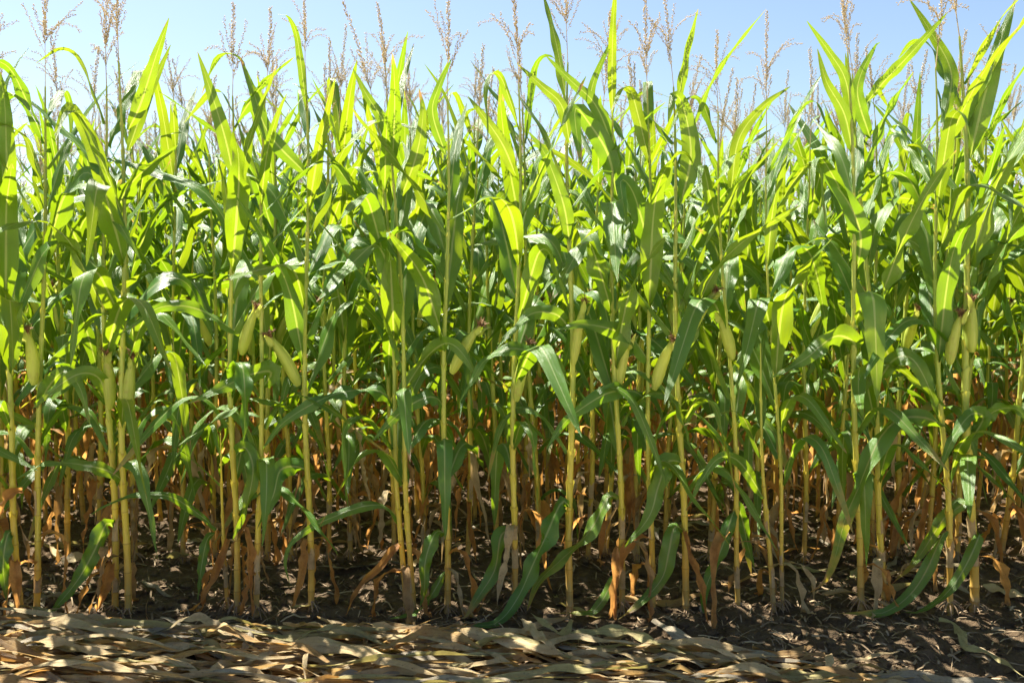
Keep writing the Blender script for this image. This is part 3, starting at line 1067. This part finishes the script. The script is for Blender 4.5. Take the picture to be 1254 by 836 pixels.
def in_view(x, y, margin=0.25):
    return abs(x) < (CX / FPX) * y + margin


far_spots = []
deck = []
for k in range(0, 17):
    Yk = ROWS_Y0 + ROW_GAP * k
    half = (CX / FPX) * Yk + (2.6 if k < 8 else 1.2)
    x = -half
    while x < half:
        x += rng.uniform(0.14, 0.27)
        y = row_y(k, x) + rng.normal(0, .025)
        if in_view(x, y):
            if k < 2:
                continue
            if k < 8 and count < 300:
                if not deck:
                    deck = list(rng.permutation(len(protos)))
                rec = protos[deck.pop()]
                if not rec[4]:
                    rec[4] = True
                    o = rec[0]
                else:
                    o = copy_tree(rec[0])
                o.location = (x, y, 0)
                o.rotation_euler = (R(rng.normal(0, 1.6)), R(rng.normal(0, 1.6)), rng.uniform(0, 6.28))
                sx = rng.uniform(0.96, 1.04)
                o.scale = (sx, sx, sx)
                o['label'] = row_label(k, rec[1], rec[2], rec[3])
                count += 1
                continue
        elif k < 2 and abs(x) < half - 2.2:
            continue
        far_spots.append((x, y))
for rec in protos:
    if not rec[4]:
        for ch in list(rec[0].children_recursive):
            bpy.data.objects.remove(ch)
        bpy.data.objects.remove(rec[0])


# ------------------------------------------------------------------ the rest of the field as one mass
def low_plant(seed):
    r = np.random.default_rng(seed)
    g = Geo()
    top = r.uniform(2.0, 2.3)
    nodes = plant_nodes(r, top)
    V, F, U, axis, radius = stalk_geo(r, nodes + [top + 0.05], 0.013, 5, False)
    g.add(V, F, U, 0)
    for p in leaf_set(r, [z for z in nodes if z > 0.55], top):
        V, F, U = natural_leaf(r, p['z'], .01, p['az'], p['L'], p['W'], p['th0'], p['bend'], p['bpos'], p['bwid'], p['twist'], p['sway'], 9, 3)
        g.add(V, F, U, 1)
    for k in range(4):
        V, F, U = withered_leaf(r, r.uniform(.2, .9), .01, r.uniform(0, 6.28), r.uniform(.3, .6), .07, 8, 3)
        g.add(V, F, U, 2)
    gt = Geo()
    ax = arc((0, 0, top), 0, R(90), R(84), 0.5, 6)
    spray(r, gt, ax, 0.003, 14, 0.03, 0.4)
    for k in range(4):
        spray(r, gt, arc(ax[2], r.uniform(0, 6.28), R(65), R(r.uniform(-10, 70)), .18, 4), 0.002, 6, 0.026)
    g.add(np.concatenate(gt.V), np.concatenate(gt.F), np.concatenate(gt.U), 3)
    return np.concatenate(g.V), np.concatenate(g.F), np.concatenate(g.U), np.concatenate(g.M)


LOW = [low_plant(300 + k) for k in range(16)]
fg = Geo()
for (x, y) in far_spots:
    V, F, U, Mi = LOW[rng.integers(0, len(LOW))]
    a = rng.uniform(0, 6.28)
    c, s = math.cos(a), math.sin(a)
    k = rng.uniform(.95, 1.05)
    W = np.stack([(V[:, 0] * c - V[:, 1] * s) * k + x, (V[:, 0] * s + V[:, 1] * c) * k + y, V[:, 2] * k], 1)
    fg.add(W, F, U, 0)
    fg.M[-1] = Mi
link('corn_field', fg.mesh('corn_field', ['stalk', 'green_leaf', 'rusty_dry_leaf', 'tassel']), None,
     'dense mass of corn beyond the eighth row, where single plants merge', 'corn field', None, 'stuff')

# ------------------------------------------------------------------ heap of dry leaves along the field edge
DRY_GROUP = 'dry corn leaves lying at the field edge'
DRY_KINDS = [('straw_leaf', 'pale straw'), ('ochre_leaf', 'ochre-brown'), ('grey_leaf', 'weathered grey'), ('greenish_straw', 'faded greenish')]


def heap_back(x):
    return np.interp(x, [-2.6, -1.4, -0.2, 0.6, 1.25, 2.6], [3.62, 3.56, 3.50, 3.39, 3.24, 2.98])


def lying_leaf(rng, x, y, z, yaw, L, W, lift, n=20, cols=5, tilt=None, fold=None):
    s = np.linspace(0, 1, n)
    px = (s - 0.5) * L
    bendy = rng.normal(0, 0.06) * (2 * s - 1) ** 2 + 0.012 * np.sin(s * rng.uniform(4, 9) + rng.uniform(0, 6))
    zz = lift * np.sin(s * math.pi) ** 1.5 + 0.015 * np.sin(s * rng.uniform(5, 12) + rng.uniform(0, 6))
    c, sn = math.cos(yaw), math.sin(yaw)
    P = np.stack([x + px * c - bendy * sn, y + px * sn + bendy * c, z + zz], 1)
    tl = (rng.normal(-0.28, 0.3) if tilt is None else tilt) + rng.normal(0, 0.6) * (s - 0.5) * 2 + 0.22 * np.sin(s * rng.uniform(4, 9) + rng.uniform(0, 6))
    B = np.stack([-sn * np.cos(tl), c * np.cos(tl), np.sin(tl)], 1)
    hw = leaf_width(s, W, rng.uniform(.8, 1.3))
    if rng.random() < 0.55:
        hw = hw * (1 - rng.uniform(.1, .45) * np.abs(np.interp(s, np.linspace(0, 1, 9), rng.normal(0, .6, 9))).clip(0, 1))      # frayed margins
    if rng.random() < 0.28:
        hw = np.maximum(hw, W * 0.5 * rng.uniform(.15, .5) * (s < 0.97))           # torn blunt end
    fo = rng.choice([-1, 1]) * rng.uniform(.1, .8) if fold is None else fold
    V, F, U = ribbon(P, B, hw, cols, fo * (0.6 + 0.5 * np.sin(s * rng.uniform(2, 7) + rng.uniform(0, 6))), (0.010, rng.uniform(1.5, 5), rng.uniform(0, 6)))
    return V, F, U


hr = np.random.default_rng(21)
dry_n = 0


def put_dry(V, F, U, mat, label):
    global dry_n
    c = V.mean(0)
    c[2] = V[:, 2].min()
    o = link('fallen_leaf', mesh_from('fallen_leaf', V - c, F, U, [mat]), None, label, 'dry leaf', DRY_GROUP)
    o.location = c
    dry_n += 1
    return o


for k in range(248):
    x = -2.35 + 4.0 * hr.random() ** 1.5
    yb = heap_back(x)
    f = hr.random() ** 0.8
    y = yb - 0.04 - f * 0.75
    if y < 2.78:
        continue
    thick = np.interp(x, [-2.4, -0.8, 0.6, 1.4, 2.0], [0.105, 0.085, 0.045, 0.015, 0.006]) * min(1, (yb - y) / 0.10 + 0.30)
    z = soil_height(x, y) + 0.012 + hr.random() * thick
    kind = DRY_KINDS[hr.choice(4, p=[.60, .18, .10, .12])]
    LL, lift = (hr.uniform(.45, 1.0) if hr.random() < .86 else hr.uniform(.12, .35)), hr.uniform(0, .07) * (hr.random() < .65)
    V, F, U = lying_leaf(hr, x, y, z, hr.normal(-0.10, 0.20 if LL > .36 else .7) + (math.pi if hr.random() < .5 else 0), LL, hr.uniform(.022, .05), lift)
    gh = np.array([soil_height(a, b) for a, b in V[:, :2]])
    V[:, 2] = np.maximum(V[:, 2], gh + 0.004)
    put_dry(V, F, U, kind[0], '%s %s dry leaf %s %s' % ('long' if LL > .64 else 'short', kind[1], 'arched up' if lift > .02 else 'lying flat',
            'at the heap border near the canes' if f < .3 else ('inside the heap' if f < .65 else 'at the heap side away from the canes')))

bed = Geo()
MATS_BED = [k_[0] for k_ in DRY_KINDS]
for k in range(560):
    x = -2.5 + 3.9 * hr.random() ** 1.4
    yb = heap_back(x)
    y = yb - 0.02 - hr.random() * 0.85
    if y < 2.7:
        continue
    thick = np.interp(x, [-2.4, -0.8, 0.6, 1.4, 2.0], [0.085, 0.06, 0.03, 0.008, 0.004]) * min(1, (yb - y) / 0.10 + 0.2)
    V, F, U = lying_leaf(hr, x, y, 0.012 + hr.random() * thick, hr.normal(-0.1, .25) + (math.pi if hr.random() < .5 else 0), hr.uniform(.35, .85), hr.uniform(.016, .038), hr.uniform(0, .02), 14, 3)
    gh = np.array([soil_height(a, b) for a, b in V[:, :2]])
    V[:, 2] = np.maximum(V[:, 2] + gh * .5, gh + 0.004)
    bed.add(V, F, U, hr.choice(4, p=[.60, .18, .10, .12]))
link('leaf_litter', bed.mesh('leaf_litter', MATS_BED), None, 'tangled bed of broken dry leaves beneath the heap', 'litter', None, 'stuff')

# a few that stand out, read off the photograph
SPECIAL = [
    ([(-20, 765), (60, 760), (110, 766), (170, 780)], 3.60, .075, 'straw_leaf', 'long pale dry leaf arched over the heap crest at the foot of the canes'),
    ([(120, 770), (190, 768), (260, 785), (330, 800)], 3.56, .07, 'straw_leaf', 'long straw leaf bent down the heap behind a small curled upright leaf'),
    ([(66, 820), (76, 800), (84, 786), (87, 784)], 3.42, .045, 'ochre_leaf', 'small curled brown leaf poking upright out of the heap'),
    ([(480, 790), (520, 772), (560, 778), (590, 792)], 3.52, .08, 'ochre_leaf', 'glowing ochre dry leaf arched over the top of the heap'),
    ([(560, 770), (610, 778), (660, 792), (700, 800)], 3.50, .085, 'straw_leaf', 'broad tan leaf with dark fold running beside the arched ochre leaf'),
    ([(330, 790), (400, 787), (470, 805), (535, 826)], 3.44, .085, 'straw_leaf', 'broad smooth tan leaf sweeping across the middle of the heap'),
    ([(640, 757), (655, 772), (675, 790), (690, 800)], 3.58, .06, 'straw_leaf', 'flat torn leaf lying slantwise on soil at the heap border'),
    ([(800, 757), (830, 775), (870, 790), (930, 800), (1000, 812)], 3.42, .075, 'grey_leaf', 'twisted grey-tan leaf trailing from the heap over bare soil'),
    ([(1150, 757), (1172, 765), (1185, 790), (1215, 800), (1254, 828)], 3.52, .055, 'greenish_straw', 'wilted greenish leaf snaking over bare soil by the splayed roots'),
    ([(1040, 830), (1100, 826), (1180, 832), (1260, 836)], 3.26, .07, 'grey_leaf', 'flat weathered leaf on bare soil away from the heap'),
    ([(940, 828), (1020, 826), (1100, 834)], 3.24, .08, 'greenish_straw', 'green-tinged dry leaf at the thin end of the heap'),
    ([(1095, 818), (1120, 824), (1145, 834)], 3.30, .03, 'straw_leaf', 'small loose scrap of dry leaf lying on open soil'),
    ([(700, 775), (760, 770), (800, 784), (840, 800)], 3.50, .07, 'greenish_straw', 'curved greenish dry leaf on the soil side of the heap'),
    ([(860, 740), (862, 752), (858, 768)], 3.72, .05, 'grey_leaf', 'short grey leaf stub standing at the foot of a cane'),
    ([(700, 758), (690, 775), (672, 765), (650, 750)], 3.66, .045, 'greenish_straw', 'looped limp leaf around the foot of the sturdy cane'),
    ([(1204, 715), (1225, 720), (1250, 727), (1270, 730)], 3.95, .08, 'straw_leaf', 'pale dry leaf lying on soil behind the thickest cane'),
]
for pts, Y, W, mat, label in SPECIAL:
    P = []
    for px, py in pts:
        # walk the ray down to the leaf's resting height near that depth
        q = at(px, py, Y)
        P.append(q)
    P = np.array(P)
    # keep each point on or just above what it lies on, sliding it along its own line of sight
    for j in range(len(P)):
        cam_p = np.array((0, 0, CAM_H))
        d = P[j] - cam_p
        base = 0.095 if P[j][0] < 0.2 else (0.06 if P[j][0] < 0.8 else 0.03)
        if 'upright' in label or 'stub' in label:
            continue
        t = (base + 0.015 - CAM_H) / d[2]
        P[j] = cam_p + d * t
    P = spline(P, 22)
    T = norm(np.gradient(P, axis=0))
    up = np.array((0, -0.45, 1.0)) + 0 * P
    if 'upright' in label or 'stub' in label:
        up = np.array((0.2, -1.0, 0.1)) + 0 * P
    B = norm(np.cross(T, up))
    s = np.linspace(0, 1, 22)
    V, F, U = ribbon(P, B, leaf_width(s, W * .78, 1.1), 7, np.full(22, 0.28), (0.012, hr.uniform(1.8, 4), hr.uniform(0, 6)))
    put_dry(V, F, U, mat, label)

# scattered dry leaves on the soil between the first rows
for k in range(58):
    x = hr.uniform(-2.6, 2.7)
    y = hr.uniform(3.75, 5.6)
    kind = DRY_KINDS[hr.choice(4, p=[.35, .25, .25, .15])]
    V, F, U = lying_leaf(hr, x, y, soil_height(x, y) + .015, hr.uniform(-.9, .9), hr.uniform(.2, .55), hr.uniform(.03, .07), hr.uniform(0, .03))
    gh = np.array([soil_height(a, b) for a, b in V[:, :2]])
    V[:, 2] = np.maximum(V[:, 2], gh + 0.004)
    where = 'just behind the front canes' if y < 4.5 else 'behind the second row of canes'
    put_dry(V, F, U, kind[0], '%s dry leaf lying on dark soil %s' % (kind[1], where))

# ------------------------------------------------------------------ crumbs of soil and chopped straw
ICO = None


def clods():
    import bmesh
    bm = bmesh.new()
    bmesh.ops.create_icosphere(bm, subdivisions=1, radius=1.0)
    V = np.array([v.co[:] for v in bm.verts])
    F = np.array([[v.index for v in f.verts] + [-1] for f in bm.faces])
    bm.free()
    g = Geo()
    r = np.random.default_rng(5)
    for k in range(7000):
        y = 3.0 + 3.6 * r.random() ** 1.6
        x = r.uniform(-1, 1) * (0.62 * y + 0.25)
        sz = 0.003 + 0.030 * r.random() ** 3.4
        Vv = V * (1 + r.normal(0, .2, (len(V), 1))) * np.array((r.uniform(.8, 1.3), r.uniform(.8, 1.3), r.uniform(.5, .85))) * sz
        a = r.uniform(0, 6.28)
        Vv = np.stack([Vv[:, 0] * math.cos(a) - Vv[:, 1] * math.sin(a), Vv[:, 0] * math.sin(a) + Vv[:, 1] * math.cos(a), Vv[:, 2]], 1)
        g.add(Vv + np.array((x, y, soil_height(x, y) + sz * 0.2)), F, Vv[:, :2])
    link('soil_crumbs', g.mesh('soil_crumbs', ['soil'], False), None, 'loose crumbs and clods of dark soil scattered on the ground', 'soil', None, 'stuff')
    g = Geo()
    for k in range(4200):
        y = 3.0 + 3.2 * r.random() ** 1.4
        x = r.uniform(-1, 1) * (0.62 * y + 0.25)
        L, W = r.uniform(.015, .13), r.uniform(.0015, .011) 
        a = r.uniform(0, 6.28)
        n = 5
        s = np.linspace(-.5, .5, n)
        X, Y = x + s * L * math.cos(a), y + s * L * math.sin(a)
        Z = np.array([soil_height(p, q) for p, q in zip(X, Y)]) + 0.006 + r.uniform(0, .014) * np.sin((s + .5) * 3.1)
        P = np.stack([X, Y, Z], 1)
        B = np.tile(np.array((-math.sin(a), math.cos(a), r.normal(0, .5))), (n, 1))
        g.add(*ribbon(P, B, np.full(n, W / 2), 3, np.full(n, .4)))
    link('straw_litter', g.mesh('straw_litter', ['litter']), None, 'chopped straw fibres and leaf scraps strewn over the soil', 'litter', None, 'stuff')


clods()
print('plants', count, 'fallen', dry_n, 'far', len(far_spots), 'objects', len(bpy.data.objects))
